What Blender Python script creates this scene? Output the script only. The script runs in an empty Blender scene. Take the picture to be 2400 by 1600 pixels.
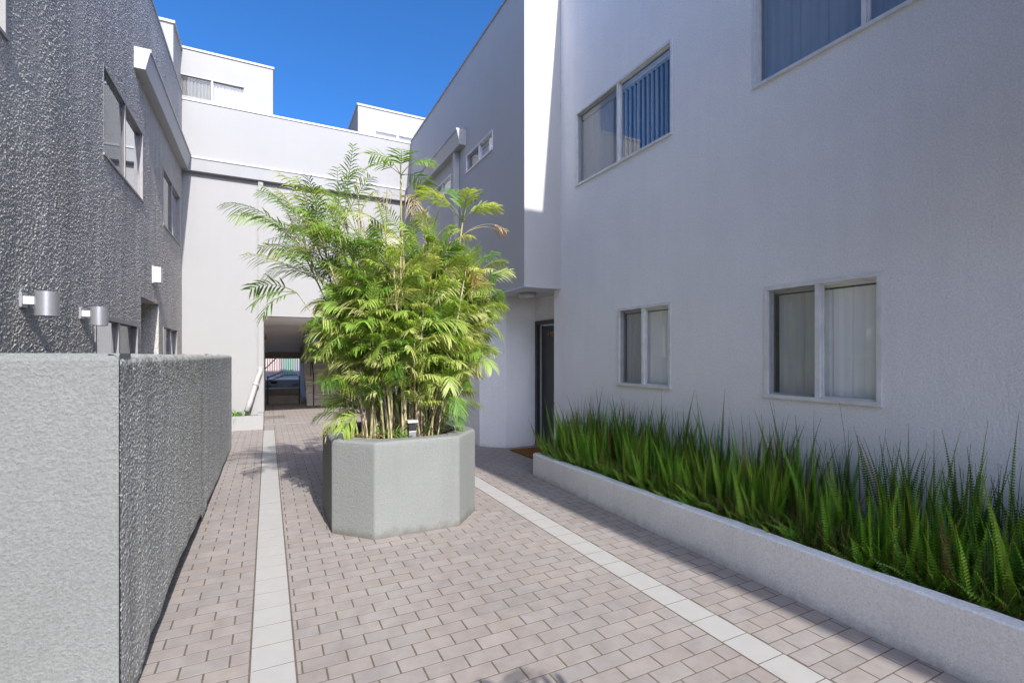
import bpy, bmesh, math, random
from mathutils import Vector, Matrix
random.seed(11)
R = math.radians
scene = bpy.context.scene
COL = scene.collection

# ------------------------------------------------------------------ helpers
class MB:
    """collects geometry, then links it as ONE mesh object"""
    def __init__(s, M=None):
        s.v = []; s.f = []; s.c = []; s.M = M; s.cur = (1, 1, 1, 1); s.smooth = []
    def pt(s, p):
        p = Vector(p)
        if s.M is not None: p = s.M @ p
        s.v.append(tuple(p)); s.c.append(s.cur); return len(s.v) - 1
    def face(s, pts, smooth=False):
        s.f.append([s.pt(p) for p in pts]); s.smooth.append(smooth)
    def idx(s, ids, smooth=False):
        s.f.append(list(ids)); s.smooth.append(smooth)
    def box(s, x0, x1, y0, y1, z0, z1, skip=''):
        a = [(x0,y0,z0),(x1,y0,z0),(x1,y1,z0),(x0,y1,z0),(x0,y0,z1),(x1,y0,z1),(x1,y1,z1),(x0,y1,z1)]
        fs = {'b':(0,3,2,1),'t':(4,5,6,7),'s':(0,1,5,4),'e':(1,2,6,5),'n':(2,3,7,6),'w':(3,0,4,7)}
        i = [s.pt(p) for p in a]
        for k, q in fs.items():
            if k not in skip: s.idx([i[j] for j in q])
    def prism(s, poly, ax, a0, a1):
        """extrude a 2D polygon along axis ax (0,1,2)"""
        def P(p, a):
            r = list(p); r.insert(ax, a); return r
        n = len(poly)
        A = [s.pt(P(p, a0)) for p in poly]; B = [s.pt(P(p, a1)) for p in poly]
        s.idx(A[::-1]); s.idx(B)
        for i in range(n):
            j = (i+1) % n; s.idx((A[i], A[j], B[j], B[i]))
    def tube(s, pts, r, n=6, cap=True, smooth=True):
        pts = [Vector(p) for p in pts]
        rs = r if isinstance(r, (list, tuple)) else [r]*len(pts)
        rings = []
        for i, p in enumerate(pts):
            d = (pts[min(i+1, len(pts)-1)] - pts[max(i-1, 0)]).normalized()
            u = d.cross(Vector((0,0,1)))
            if u.length < 1e-3: u = d.cross(Vector((0,1,0)))
            u.normalize(); w = d.cross(u)
            rings.append([s.pt(p + (u*math.cos(2*math.pi*k/n) + w*math.sin(2*math.pi*k/n))*rs[i]) for k in range(n)])
        for a, b in zip(rings, rings[1:]):
            for k in range(n):
                s.idx((a[k], a[(k+1)%n], b[(k+1)%n], b[k]), smooth)
        if cap: s.idx(rings[0][::-1]); s.idx(rings[-1])
    def cyl(s, c, r, z0, z1, n=32, r1=None):
        r1 = r if r1 is None else r1
        A = [s.pt((c[0]+r*math.cos(2*math.pi*k/n), c[1]+r*math.sin(2*math.pi*k/n), z0)) for k in range(n)]
        B = [s.pt((c[0]+r1*math.cos(2*math.pi*k/n), c[1]+r1*math.sin(2*math.pi*k/n), z1)) for k in range(n)]
        for k in range(n): s.idx((A[k], A[(k+1)%n], B[(k+1)%n], B[k]), True)
        s.idx(A[::-1]); s.idx(B)
    def build(s, name, mat, parent=None, colors=False, bevel=0, recalc=False, segs=2):
        me = bpy.data.meshes.new(name)
        me.from_pydata(s.v, [], s.f)
        me.polygons.foreach_set('use_smooth', s.smooth)
        if colors:
            ca = me.color_attributes.new('Col', 'FLOAT_COLOR', 'POINT')
            ca.data.foreach_set('color', [x for c in s.c for x in c])
        me.materials.append(mat)
        if bevel or recalc:
            bm = bmesh.new(); bm.from_mesh(me)
            bmesh.ops.remove_doubles(bm, verts=bm.verts, dist=1e-5)
            bmesh.ops.recalc_face_normals(bm, faces=bm.faces)
            if bevel:
                es = [e for e in bm.edges if len(e.link_faces) == 2 and e.calc_face_angle(0) > 0.4]
                bmesh.ops.bevel(bm, geom=es, offset=bevel, segments=segs, profile=.5, affect='EDGES', clamp_overlap=True)
            bm.to_mesh(me); bm.free()
        me.update()
        o = bpy.data.objects.new(name, me); COL.objects.link(o)
        if parent is not None: o.parent = parent
        return o

def tag(o, label=None, cat=None, group=None, kind=None):
    if label: o['label'] = label
    if cat: o['category'] = cat
    if group: o['group'] = group
    if kind: o['kind'] = kind
    return o
def empty(name, label, cat, group=None, loc=(0,0,0), rz=0):
    o = bpy.data.objects.new(name, None); COL.objects.link(o)
    o.empty_display_size = .2
    o.location = loc; o.rotation_euler = (0, 0, rz)
    return tag(o, label, cat, group)
def copy_tree(o, parent=None):
    c = o.copy(); COL.objects.link(c); c.parent = parent
    for ch in list(o.children): copy_tree(ch, c)
    return c

# ------------------------------------------------------------------ materials
def newmat(name):
    m = bpy.data.materials.new(name); m.use_nodes = True
    nt = m.node_tree; b = nt.nodes['Principled BSDF']
    return m, nt, b
def N(nt, t, **kw):
    n = nt.nodes.new(t)
    for k, v in kw.items():
        if k in n.inputs: n.inputs[k].default_value = v
        else: setattr(n, k, v)
    return n
def pos(nt, scale=(1,1,1)):
    g = nt.nodes.new('ShaderNodeNewGeometry')
    m = N(nt, 'ShaderNodeMapping'); m.inputs['Scale'].default_value = scale
    nt.links.new(g.outputs['Position'], m.inputs['Vector']); return m.outputs[0]
def mixc(nt, fac, a, b, mode='MIX'):
    m = nt.nodes.new('ShaderNodeMix'); m.data_type = 'RGBA'; m.blend_type = mode
    for sock, v in ((m.inputs[0], fac), (m.inputs[6], a), (m.inputs[7], b)):
        if hasattr(v, 'is_output') or isinstance(v, bpy.types.NodeSocket): nt.links.new(v, sock)
        else: sock.default_value = v if not isinstance(v, tuple) else (*v, 1)[:4]
    return m.outputs[2]
def ramp(nt, src, p0, p1, c0=(0,0,0,1), c1=(1,1,1,1)):
    r = nt.nodes.new('ShaderNodeValToRGB')
    r.color_ramp.elements[0].position = p0; r.color_ramp.elements[1].position = p1
    r.color_ramp.elements[0].color = c0; r.color_ramp.elements[1].color = c1
    nt.links.new(src, r.inputs[0]); return r.outputs[0]

def stucco(name, col, dark, rough_mm=2.0, scale=70, stain=.35, fine=.5, streak=.3, speck=0.0, top_stain=None, fdark=.55, base_dirt=0.0):
    m, nt, b = newmat(name); L = nt.links.new
    p = pos(nt)
    n1 = N(nt, 'ShaderNodeTexNoise', Scale=.9, Detail=6.0, Roughness=.6); L(p, n1.inputs['Vector'])
    c = mixc(nt, ramp(nt, n1.outputs[0], .35, .75), col, tuple(x*(1-stain*.45) for x in col))
    ps = pos(nt, (3.2, 3.2, .22))
    n2 = N(nt, 'ShaderNodeTexNoise', Scale=2.2, Detail=7.0, Roughness=.65); L(ps, n2.inputs['Vector'])
    f2 = N(nt, 'ShaderNodeMath', operation='MULTIPLY'); L(ramp(nt, n2.outputs[0], .47, .78), f2.inputs[0]); f2.inputs[1].default_value = streak
    c = mixc(nt, f2.outputs[0], c, dark)
    n3 = N(nt, 'ShaderNodeTexNoise', Scale=float(scale), Detail=4.0, Roughness=.62); L(p, n3.inputs['Vector'])
    f3 = N(nt, 'ShaderNodeMath', operation='MULTIPLY'); L(ramp(nt, n3.outputs[0], .38, .62, (1,1,1,1), (0,0,0,1)), f3.inputs[0]); f3.inputs[1].default_value = fine*.5; f3.use_clamp = True
    c = mixc(nt, f3.outputs[0], c, tuple(x*fdark for x in col))  # colour specks; where strong they stand in for shade between grains
    if speck:
        n5 = N(nt, 'ShaderNodeTexVoronoi', Scale=float(scale)*1.1); L(p, n5.inputs['Vector'])
        c = mixc(nt, ramp(nt, n5.outputs['Distance'], .05, .28, (speck,)*3+(1,), (0,0,0,1)), c, tuple(x*.35 for x in col))
    if base_dirt:
        gq = nt.nodes.new('ShaderNodeNewGeometry'); sz = nt.nodes.new('ShaderNodeSeparateXYZ'); L(gq.outputs['Position'], sz.inputs[0])
        n7 = N(nt, 'ShaderNodeTexNoise', Scale=9.0, Detail=7.0, Roughness=.75); L(p, n7.inputs['Vector'])
        ml = N(nt, 'ShaderNodeMath', operation='MULTIPLY_ADD'); L(n7.outputs[0], ml.inputs[0]); ml.inputs[1].default_value = -.22; L(sz.outputs[2], ml.inputs[2])
        m8 = N(nt, 'ShaderNodeMapRange'); L(ml.outputs[0], m8.inputs[0]); m8.inputs[1].default_value = -.03; m8.inputs[2].default_value = -.12
        m9 = N(nt, 'ShaderNodeMath', operation='MULTIPLY'); L(m8.outputs[0], m9.inputs[0]); m9.inputs[1].default_value = base_dirt
        c = mixc(nt, m9.outputs[0], c, (.11,.095,.075))
    if top_stain:
        z0, z1, amt = top_stain
        g = nt.nodes.new('ShaderNodeNewGeometry'); sx = nt.nodes.new('ShaderNodeSeparateXYZ'); L(g.outputs['Position'], sx.inputs[0])
        mr = N(nt, 'ShaderNodeMapRange'); L(sx.outputs[2], mr.inputs[0]); mr.inputs[1].default_value = z0; mr.inputs[2].default_value = z1
        n6 = N(nt, 'ShaderNodeTexNoise', Scale=7.0, Detail=6.0, Roughness=.7); L(p, n6.inputs['Vector'])
        mm = N(nt, 'ShaderNodeMath', operation='MULTIPLY'); L(mr.outputs[0], mm.inputs[0]); L(ramp(nt, n6.outputs[0], .42, .68), mm.inputs[1])
        m2 = N(nt, 'ShaderNodeMath', operation='MULTIPLY'); L(mm.outputs[0], m2.inputs[0]); m2.inputs[1].default_value = amt
        c = mixc(nt, m2.outputs[0], c, (.045, .045, .04))
    L(c, b.inputs['Base Color']); b.inputs['Roughness'].default_value = 1.0
    b.inputs['Specular IOR Level'].default_value = .06
    n4 = N(nt, 'ShaderNodeTexNoise', Scale=float(scale)*.33, Detail=3.0); L(p, n4.inputs['Vector'])
    add = N(nt, 'ShaderNodeMath', operation='MULTIPLY_ADD'); L(n4.outputs[0], add.inputs[0]); add.inputs[1].default_value = .7; L(n3.outputs[0], add.inputs[2])
    bp = N(nt, 'ShaderNodeBump', Strength=1.0, Distance=rough_mm/1000.); L(add.outputs[0], bp.inputs['Height'])
    L(bp.outputs[0], b.inputs['Normal'])
    return m

def plain(name, col, rough=.5, metal=0, noise=.0, nscale=20, bump=0, spec=.5):
    m, nt, b = newmat(name); L = nt.links.new
    b.inputs['Roughness'].default_value = rough; b.inputs['Metallic'].default_value = metal
    b.inputs['Specular IOR Level'].default_value = spec
    p = pos(nt); n = N(nt, 'ShaderNodeTexNoise', Scale=float(nscale), Detail=5.0); L(p, n.inputs['Vector'])
    c = mixc(nt, ramp(nt, n.outputs[0], .3, .75), col, tuple(x*(1-noise) for x in col))
    L(c, b.inputs['Base Color'])
    if bump:
        bp = N(nt, 'ShaderNodeBump', Strength=1.0, Distance=bump); L(n.outputs[0], bp.inputs['Height']); L(bp.outputs[0], b.inputs['Normal'])
    return m

def leafmat(name, trans=.35, rough=.45, yellow=(1.25,1.2,.45), gloss=.06):
    m, nt, b = newmat(name); L = nt.links.new
    a = nt.nodes.new('ShaderNodeVertexColor'); a.layer_name = 'Col'
    L(a.outputs[0], b.inputs['Base Color']); b.inputs['Roughness'].default_value = rough
    b.inputs['Specular IOR Level'].default_value = gloss*8
    t = nt.nodes.new('ShaderNodeBsdfTranslucent')
    L(mixc(nt, 1.0, a.outputs[0], yellow, 'MULTIPLY'), t.inputs['Color'])
    mx = nt.nodes.new('ShaderNodeMixShader'); mx.inputs[0].default_value = trans
    L(b.outputs[0], mx.inputs[1]); L(t.outputs[0], mx.inputs[2]); L(mx.outputs[0], nt.nodes['Material Output'].inputs['Surface'])
    return m

def glassmat(name, refl=1.0, tint=(.75,.8,.8)):
    m, nt, b = newmat(name); L = nt.links.new; nt.nodes.remove(b)
    tr = nt.nodes.new('ShaderNodeBsdfTransparent'); tr.inputs[0].default_value = (*tint, 1)
    gl = nt.nodes.new('ShaderNodeBsdfGlossy'); gl.inputs['Roughness'].default_value = .01; gl.inputs['Color'].default_value = (.95,.97,1,1)
    fr = nt.nodes.new('ShaderNodeFresnel'); gb = nt.nodes.new('ShaderNodeNewGeometry'); io = N(nt, 'ShaderNodeMapRange'); io.inputs[3].default_value = 1.55; io.inputs[4].default_value = 1/1.55; L(gb.outputs['Backfacing'], io.inputs[0]); L(io.outputs[0], fr.inputs[0])
    mu = N(nt, 'ShaderNodeMath', operation='MULTIPLY'); L(fr.outputs[0], mu.inputs[0]); mu.inputs[1].default_value = 1.9*refl; mu.use_clamp = True
    mx = nt.nodes.new('ShaderNodeMixShader'); L(mu.outputs[0], mx.inputs[0]); L(tr.outputs[0], mx.inputs[1]); L(gl.outputs[0], mx.inputs[2])
    L(mx.outputs[0], nt.nodes['Material Output'].inputs['Surface']); return m

def screenmat(name, dens=.45, col=(.10,.10,.105)):
    m, nt, b = newmat(name); L = nt.links.new
    b.inputs['Base Color'].default_value = (*col, 1); b.inputs['Roughness'].default_value = .8
    tr = nt.nodes.new('ShaderNodeBsdfTransparent')
    mx = nt.nodes.new('ShaderNodeMixShader'); mx.inputs[0].default_value = dens
    L(tr.outputs[0], mx.inputs[1]); L(b.outputs[0], mx.inputs[2]); L(mx.outputs[0], nt.nodes['Material Output'].inputs['Surface']); return m

M = {}
M['wall']   = stucco('stucco_bay_dimmed', (.49,.48,.47), (.41,.405,.40), 2.2, 85, stain=.16, fine=.30, streak=.16)  # bay stucco dimmed in colour to offset the sun on its front strip
M['wallR']  = stucco('stucco_right_lifted', (.93,.915,.905), (.66,.65,.64), 8.0, 80, base_dirt=.25, stain=.22, fine=1.0, fdark=.68, streak=.22)  # same stucco lightened in colour to make up for standing in shade
M['wallB']  = stucco('stucco_rear_dimmed', (.325,.32,.315), (.265,.26,.255), 1.8, 80, stain=.10, fine=.2, streak=.15)  # same stucco darkened in colour to hold back the direct sun
M['wallL']  = stucco('stucco_left', (.68,.645,.60), (.17,.162,.152), 2.0, 80, fdark=.12, stain=.5, fine=1.5, streak=.35)  # dark specks paint the shade between grains under raking sun
M['low']    = stucco('stucco_green_grey', (.50,.50,.475), (.17,.175,.165), 1.5, 95, fdark=.2, stain=.25, fine=1.3, streak=.4, top_stain=(1.25, 1.6, .6))  # shaded side copy, lightened; its specks paint grain shadows into the colour
M['lowF']   = stucco('stucco_green_grey_dimmed', (.225,.235,.228), (.175,.183,.177), 8.0, 85, stain=.3, fine=.9, streak=.15)  # sunlit copy of the low wall stucco, darkened in colour
M['oct']    = stucco('stucco_octagon', (.225,.234,.222), (.167,.173,.163), 5.0, 85, base_dirt=.7, stain=.3, fine=.5, streak=.45)
M['curb']   = stucco('stucco_curb', (.90,.885,.86), (.50,.49,.47), 2.5, 70, base_dirt=.35, stain=.5, fine=.7, streak=.2, speck=.55)
M['trim']   = plain('painted_trim', (.60,.60,.59), .6, noise=.12, nscale=3)
M['gutter'] = plain('painted_gutter', (.37,.37,.37), .45, noise=.10, nscale=2)
M['coping'] = plain('metal_coping', (.38,.375,.365), .45, noise=.15, nscale=6)
M['frame']  = plain('aluminium_frame', (.74,.735,.72), .4, noise=.22, nscale=9)
M['blind']  = plain('vertical_blind', (.93,.92,.90), .6, noise=.06, nscale=4)
M['blindD'] = plain('dark_blind', (.17,.155,.15), .8, noise=.2, nscale=4)
M['blindM'] = plain('grey_blind', (.36,.35,.33), .7, noise=.1, nscale=4)
M['frameD'] = plain('weathered_frame', (.27,.255,.25), .5, noise=.2, nscale=9)
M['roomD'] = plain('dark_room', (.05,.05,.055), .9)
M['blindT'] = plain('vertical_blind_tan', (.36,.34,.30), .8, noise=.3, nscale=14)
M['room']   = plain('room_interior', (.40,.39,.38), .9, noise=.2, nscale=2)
M['glass']  = glassmat('window_glass', 1.0, (.95,.97,.96))
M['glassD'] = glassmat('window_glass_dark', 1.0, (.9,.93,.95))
M['screen'] = screenmat('insect_screen', .34)
M['door']   = plain('dark_painted_door', (.055,.055,.052), .4, noise=.15, nscale=5)
M['silver'] = plain('satin_aluminium', (.36,.36,.38), .38, .6, noise=.05, nscale=30)
M['white']  = plain('white_plastic', (.50,.50,.52), .4, noise=.03, nscale=10)
M['black']  = plain('black_iron', (.02,.02,.022), .45, noise=.3, nscale=30)
M['gold']   = plain('brass_number', (.55,.36,.20), .35, .7)
M['soil']   = plain('soil', (.035,.026,.018), .95, noise=.6, nscale=60, bump=.02, spec=.1)
M['grout']  = plain('grout', (.15,.125,.098), .95, noise=.35, nscale=30, spec=.1)
M['tile']   = plain('white_tile', (.385,.37,.35), .55, noise=.09, nscale=9)
M['mat']    = plain('coir_mat', (.23,.105,.03), .95, noise=.35, nscale=150, bump=.004, spec=.05)
M['conc']   = plain('concrete', (.33,.31,.29), .85, noise=.2, nscale=8, bump=.001)
M['step']   = plain('tan_step', (.74,.67,.57), .85, noise=.2, nscale=8)
M['dgrey']  = plain('dark_grey_paint', (.30,.26,.21), .8, noise=.3, nscale=5)
M['dark']   = plain('gap_shade', (.03,.027,.024), .95)  # near-black tone that paints the shade in the gap below the low wall
M['ground'] = plain('outer_ground', (.30,.29,.275), .9, noise=.25, nscale=2)
M['leaf']   = leafmat('bamboo_palm_leaf', .45, .5)
M['fern']   = leafmat('sword_fern_leaf', .35, .45, (1.1,1.25,.4), .05)
M['cane']   = leafmat('cane_bark', .0, .7, gloss=.04)
M['dry']    = leafmat('dry_leaf', .2, .8)
M['lining'] = plain('passage_brightened', (.86,.85,.84), .9, noise=.08, nscale=2)  # lighter copy of the wall tone, brightens the shaded passage by colour
M['pink']   = plain('salmon_wall', (.55,.42,.37), .9, noise=.1, nscale=2)
M['greenp'] = plain('green_panel', (.20,.34,.24), .8, noise=.1, nscale=2)
# pavers : each brick carries its own tone
m, nt, b = newmat('paver'); L = nt.links.new
a = nt.nodes.new('ShaderNodeVertexColor'); a.layer_name = 'Col'
p = pos(nt); n1 = N(nt, 'ShaderNodeTexNoise', Scale=9.0, Detail=7.0, Roughness=.65); L(p, n1.inputs['Vector'])
n2 = N(nt, 'ShaderNodeTexNoise', Scale=140.0, Detail=3.0); L(p, n2.inputs['Vector'])
n3 = N(nt, 'ShaderNodeTexVoronoi', Scale=7.0, Randomness=1.0); L(p, n3.inputs['Vector'])
c = mixc(nt, ramp(nt, n1.outputs[0], .4, .75), a.outputs[0], mixc(nt, 1.0, a.outputs[0], (.80,.78,.77), 'MULTIPLY'))
c = mixc(nt, ramp(nt, n2.outputs[0], .3, .45, (.30,.30,.30,1), (0,0,0,1)), c, mixc(nt, 1.0, c, (.7,.66,.62), 'MULTIPLY'))
c = mixc(nt, ramp(nt, n3.outputs['Distance'], .018, .03, (.8,.8,.8,1), (0,0,0,1)), c, (.10,.085,.07))
n5 = N(nt, 'ShaderNodeTexNoise', Scale=1.1, Detail=8.0, Roughness=.7); L(p, n5.inputs['Vector'])
c = mixc(nt, ramp(nt, n5.outputs[0], .42, .70, (0,0,0,1), (.75,.75,.75,1)), c, mixc(nt, 1.0, c, (.80,.79,.80), 'MULTIPLY'))
L(c, b.inputs['Base Color']); b.inputs['Roughness'].default_value = .72; b.inputs['Specular IOR Level'].default_value = .3
bp = N(nt, 'ShaderNodeBump', Strength=.6, Distance=.0012); L(n1.outputs[0], bp.inputs['Height']); L(bp.outputs[0], b.inputs['Normal'])
M['paver'] = m

# ------------------------------------------------------------------ wall panels with openings
def MX(x, sgn=-1, y0=0):
    """local (u along +Y, v up, n outward) -> world, wall on plane X=x facing sgn"""
    return Matrix(((0,0,sgn,x),(1,0,0,y0),(0,1,0,0),(0,0,0,1)))
def MY(y, sgn=-1):
    return Matrix(((1,0,0,0),(0,0,sgn,y),(0,1,0,0),(0,0,0,1)))
def panel(mb, u0, u1, v0, v1, holes=(), reveal=.10):
    us = sorted(set([u0, u1] + [h[0] for h in holes] + [h[1] for h in holes]))
    vs = sorted(set([v0, v1] + [h[2] for h in holes] + [h[3] for h in holes]))
    for a, b in zip(us, us[1:]):
        for c, d in zip(vs, vs[1:]):
            mu, mv = (a+b)/2, (c+d)/2
            if any(h[0] < mu < h[1] and h[2] < mv < h[3] for h in holes): continue
            mb.face([(a,c,0),(b,c,0),(b,d,0),(a,d,0)])
    for h in holes:
        a, b, c, d = h[:4]; r = h[4] if len(h) > 4 else reveal
        mb.face([(a,c,0),(a,d,0),(a,d,-r),(a,c,-r)]); mb.face([(b,d,0),(b,c,0),(b,c,-r),(b,d,-r)])
        mb.face([(a,d,0),(b,d,0),(b,d,-r),(a,d,-r)]); mb.face([(b,c,0),(a,c,0),(a,c,-r),(b,c,-r)])

def window(par, Mx, u0, u1, v0, v1, mull=.5, blinds='closed', fw=.028, proud=.012, screen=None, glass='glass', label=None, mat='frame', blindmat='blind', depth=.45, mirror=False, horiz=False, rot=None, head=0.0, roommat='room'):
    """sliding window as frame > panes, blinds; returns the frame-less window part"""
    w = MB(Mx)
    def bar(a, b, c, d, n0, n1): w.box(a, b, c, d, n0, n1)
    # outer frame
    bar(u0, u1, v1-fw, v1, -.07, proud); bar(u0-.004, u1+.004, v0-.006, v0+fw*.8, -.07, proud+.012)
    bar(u0, u0+fw, v0+fw*.8, v1-fw, -.07, proud); bar(u1-fw, u1, v0+fw*.8, v1-fw, -.07, proud)
    um = u0+(u1-u0)*mull
    bar(um-fw*.6, um+fw*.6, v0+fw*.8, v1-fw, -.06, proud-.006)
    # sliding sash inner frame
    s = .014
    for a, b, n in ((u0+fw, um-fw*.6, -.03), (um+fw*.6, u1-fw, -.045)):
        bar(a, a+s, v0+fw*.8, v1-fw, n-.015, n+.01); bar(b-s, b, v0+fw*.8, v1-fw, n-.015, n+.01)
        bar(a+s, b-s, v1-fw-s, v1-fw, n-.015, n+.008); bar(a+s, b-s, v0+fw*.8, v0+fw*.8+s, n-.015, n+.008)
    win = w.build('window', M[mat], par)
    if label: win['label'] = label
    for a, b, n in ((u0+fw, um, -.032), (um, u1-fw, -.047)):
        g = MB(Mx); fc_ = [(a+.003, v0+.02, n), (b-.003, v0+.02, n), (b-.003, v1-.02, n), (a+.003, v1-.02, n)]
        g.face(fc_ if Mx.to_3x3().determinant() > 0 else fc_[::-1])
        g.build('pane', M[glass], win)
    if screen is not None:
        a, b = ((u0+fw, um-fw*.7) if screen == 0 else (um+fw*.7, u1-fw))
        g = MB(Mx); g.face([(a, v0+.02, -.012), (b, v0+.02, -.012), (b, v1-.02, -.012), (a, v1-.02, -.012)])
        g.build('insect_screen', M['screen'], win)
    # room behind
    r = MB(Mx); n1 = -.0705; n2 = -depth
    a, b, c, d = u0-.02, u1+.02, v0-.02, v1+.02
    r.face([(a,c,n2),(b,c,n2),(b,d,n2),(a,d,n2)])
    r.face([(a,c,n1),(a,d,n1),(a,d,n2),(a,c,n2)]); r.face([(b,c,n1),(b,d,n1),(b,d,n2),(b,c,n2)])
    r.face([(a,d,n1),(b,d,n1),(b,d,n2),(a,d,n2)]); r.face([(a,c,n1),(b,c,n1),(b,c,n2),(a,c,n2)])
    r.build('room', M[roommat], win)
    if blinds:
        bl = MB(Mx)
        rnd = random.Random(int(u0*100)+int(v0*10))
        if horiz:
            z = v1-.05
            while z > v0+.03:
                bl.box(u0+.04, u1-.04, z-.016, z, -.10, -.08); z -= .024
        else:
            x = u0+.05; W = .085
            while x < u1-.03:
                th = R(8) if blinds == 'closed' else R(74)
                if rot is not None: th = R(rot(( x-u0)/(u1-u0)))
                th += R(rnd.uniform(-4, 4)); dn = rnd.uniform(-.004, .004)
                cu, su = math.cos(th)*W/2, math.sin(th)*W/2
                sw = rnd.uniform(-.008, .008)
                bl.face([(x-cu+sw, v0+.035, -.115-su+dn), (x+sw, v0+.035, -.108+dn), (x, v1-.075-head, -.108+dn), (x-cu, v1-.075-head, -.115-su+dn)])
                bl.face([(x+sw, v0+.035, -.108+dn), (x+cu+sw, v0+.035, -.115+su+dn), (x+cu, v1-.075-head, -.115+su+dn), (x, v1-.075-head, -.108+dn)])
                x += .078
            bl.box(u0+.03, u1-.03, v1-.06-head, v1-.03, -.14, -.085)
        bl.build('blinds', M[blindmat], win)
    return win


from mathutils import noise as MN
def rough_grid(name, mat, parent, ys, zs, fn, holes, amp, low, seed, smooth=False):
    """dense stucco skin on a plane: fn(y, z, d) -> point, d = bump height outward"""
    rg = random.Random(seed); ny, nz = len(ys), len(zs); V = []; F = []
    gh = rg.gauss
    for i, y in enumerate(ys):
        for j, z in enumerate(zs):
            a = MN.noise(Vector((y*1.3, z*.28, seed)))*low + MN.noise(Vector((y*3.7, z*1.1, seed+5)))*low*.55
            b = MN.noise(Vector((y*55, z*55, seed+9)))*amp*.2
            V.append(fn(y, z, a + b + gh(0, amp*.7)))
    for i in range(ny-1):
        ym = (ys[i]+ys[i+1])/2
        hs = [h for h in holes if h[0] < ym < h[1]]
        for j in range(nz-1):
            zm = (zs[j]+zs[j+1])/2
            if any(h[2] < zm < h[3] for h in hs): continue
            k = i*nz+j; F.append((k, k+nz, k+nz+1, k+1))
    me = bpy.data.meshes.new(name); me.from_pydata(V, [], F); me.materials.append(mat)
    if smooth: me.polygons.foreach_set('use_smooth', [True]*len(F))
    me.update(); o = bpy.data.objects.new(name, me); COL.objects.link(o); o.parent = parent
    return o
def grid_lines(a, b, s0, s1, fixed=()):
    out = [a]; x = a
    while x < b:
        x += s0+(s1-s0)*(x-a)/(b-a); out.append(min(x, b))
    for f in fixed:
        if a < f < b:
            k = min(range(1, len(out)-1), key=lambda i: abs(out[i]-f)); out[k] = f
    return out
# ------------------------------------------------------------------ ground and paving
g = MB(); g.face([(-300,-300,-.02),(300,-300,-.02),(300,300,-.02),(-300,300,-.02)])
tag(g.build('ground', M['ground']), kind='structure')
g = MB(); g.face([(-1.66,-4,-.0011),(4.4,-4,-.0011),(4.4,17.95,-.0011),(-1.66,17.95,-.0011)])
tag(g.build('paving_bed', M['grout']), kind='structure')

BW, BH, MO = .2222, .1111, .0080
def bricks(mb, x0, x1, y0, y1, ph=0.0, oy=-.0):
    r0 = math.floor((y0)/BH)
    y = r0*BH + oy; k = r0
    while y < y1:
        off = (k % 2)*.5*BW + ph
        i = math.floor((x0-off)/BW)
        x = off + i*BW
        while x < x1:
            a, b = max(x+MO/2, x0), min(x+BW-MO/2, x1)
            if b-a > .012:
                c, d = y+MO*.38, y+BH-MO*.38
                t = random.gauss(1, .028); w = random.uniform(-.008, .008)
                mb.cur = (.30*t+w, .267*t, .246*t-w*.7, 1)
                bv = .0010; zt = random.uniform(-.0006, .0006)
                cc = mb.cur; mb.cur = (.10,.082,.062,1); P = [mb.pt(q) for q in ((a,c,-.003),(b,c,-.003),(b,d,-.003),(a,d,-.003))]
                mb.cur = cc; P += [mb.pt(q) for q in ((a+bv,c+bv,zt),(b-bv,c+bv,zt),(b-bv,d-bv,zt),(a+bv,d-bv,zt))]
                mb.idx(P[4:])
                for q in range(4):
                    mb.idx((P[q], P[(q+1)%4], P[4+(q+1)%4], P[4+q]))
            x += BW
        y += BH; k += 1
pv = MB()
bricks(pv, -1.65, -.087, .3, 17.9, ph=.045)
bricks(pv, .135, 2.266, .3, 17.9, ph=.158)
bricks(pv, 2.486, 4.30, .3, 12.6, ph=.045)
bricks(pv, 2.486, 2.62, 12.6, 17.9, ph=.045)
tag(pv.build('brick_pavement', M['paver'], colors=True), kind='structure')
for (a, b) in ((-.078, .126), (2.275, 2.477)):
    tl = MB(); y = .35
    while y < 11.6:
        c, d = y+.0026, y+.2196
        z = random.uniform(.0002, .0008); bv = .0008
        P = [tl.pt(q) for q in ((a,c,-.003),(b,c,-.003),(b,d,-.003),(a,d,-.003),(a+bv,c+bv,z),(b-bv,c+bv,z),(b-bv,d-bv,z),(a+bv,d-bv,z))]
        tl.idx(P[4:])
        for q in range(4): tl.idx((P[q], P[(q+1)%4], P[4+(q+1)%4], P[4+q]))
        y += .2222
    gs = MB(); gs.face([(a-.006,.35,-.0003),(b+.006,.35,-.0003),(b+.006,y,-.0003),(a-.006,y,-.0003)]); tag(gs.build('grout_strip', M['grout']), kind='structure')
    tag(tl.build('white_tile_path', M['tile']), kind='structure')
fb = MB()
bricks(fb, -.078, .126, 11.6, 17.9, ph=.045); bricks(fb, 2.275, 2.477, 11.6, 17.9, ph=.1)
tag(fb.build('brick_pavement', M['paver'], colors=True), kind='structure')

# ------------------------------------------------------------------ right building
rb = empty('apartment_building', 'pale grey stucco apartment wing on the right with upper box bay and dark entrance door', 'building', loc=(0,0,0))
XR, XB, TOP = 4.0, 3.367, 7.2
U1 = (4.01, 5.885, 4.05, 5.11); U2 = (1.13, 3.005, 4.05, 5.11)
W1 = (4.03, 4.945, 1.235, 2.20); W2 = (1.955, 2.89, 1.235, 2.215)
w = MB(MX(XR)); panel(w, -10, 6.50, 0, TOP, [U1, U2, W1, W2]); w.M = None
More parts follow.
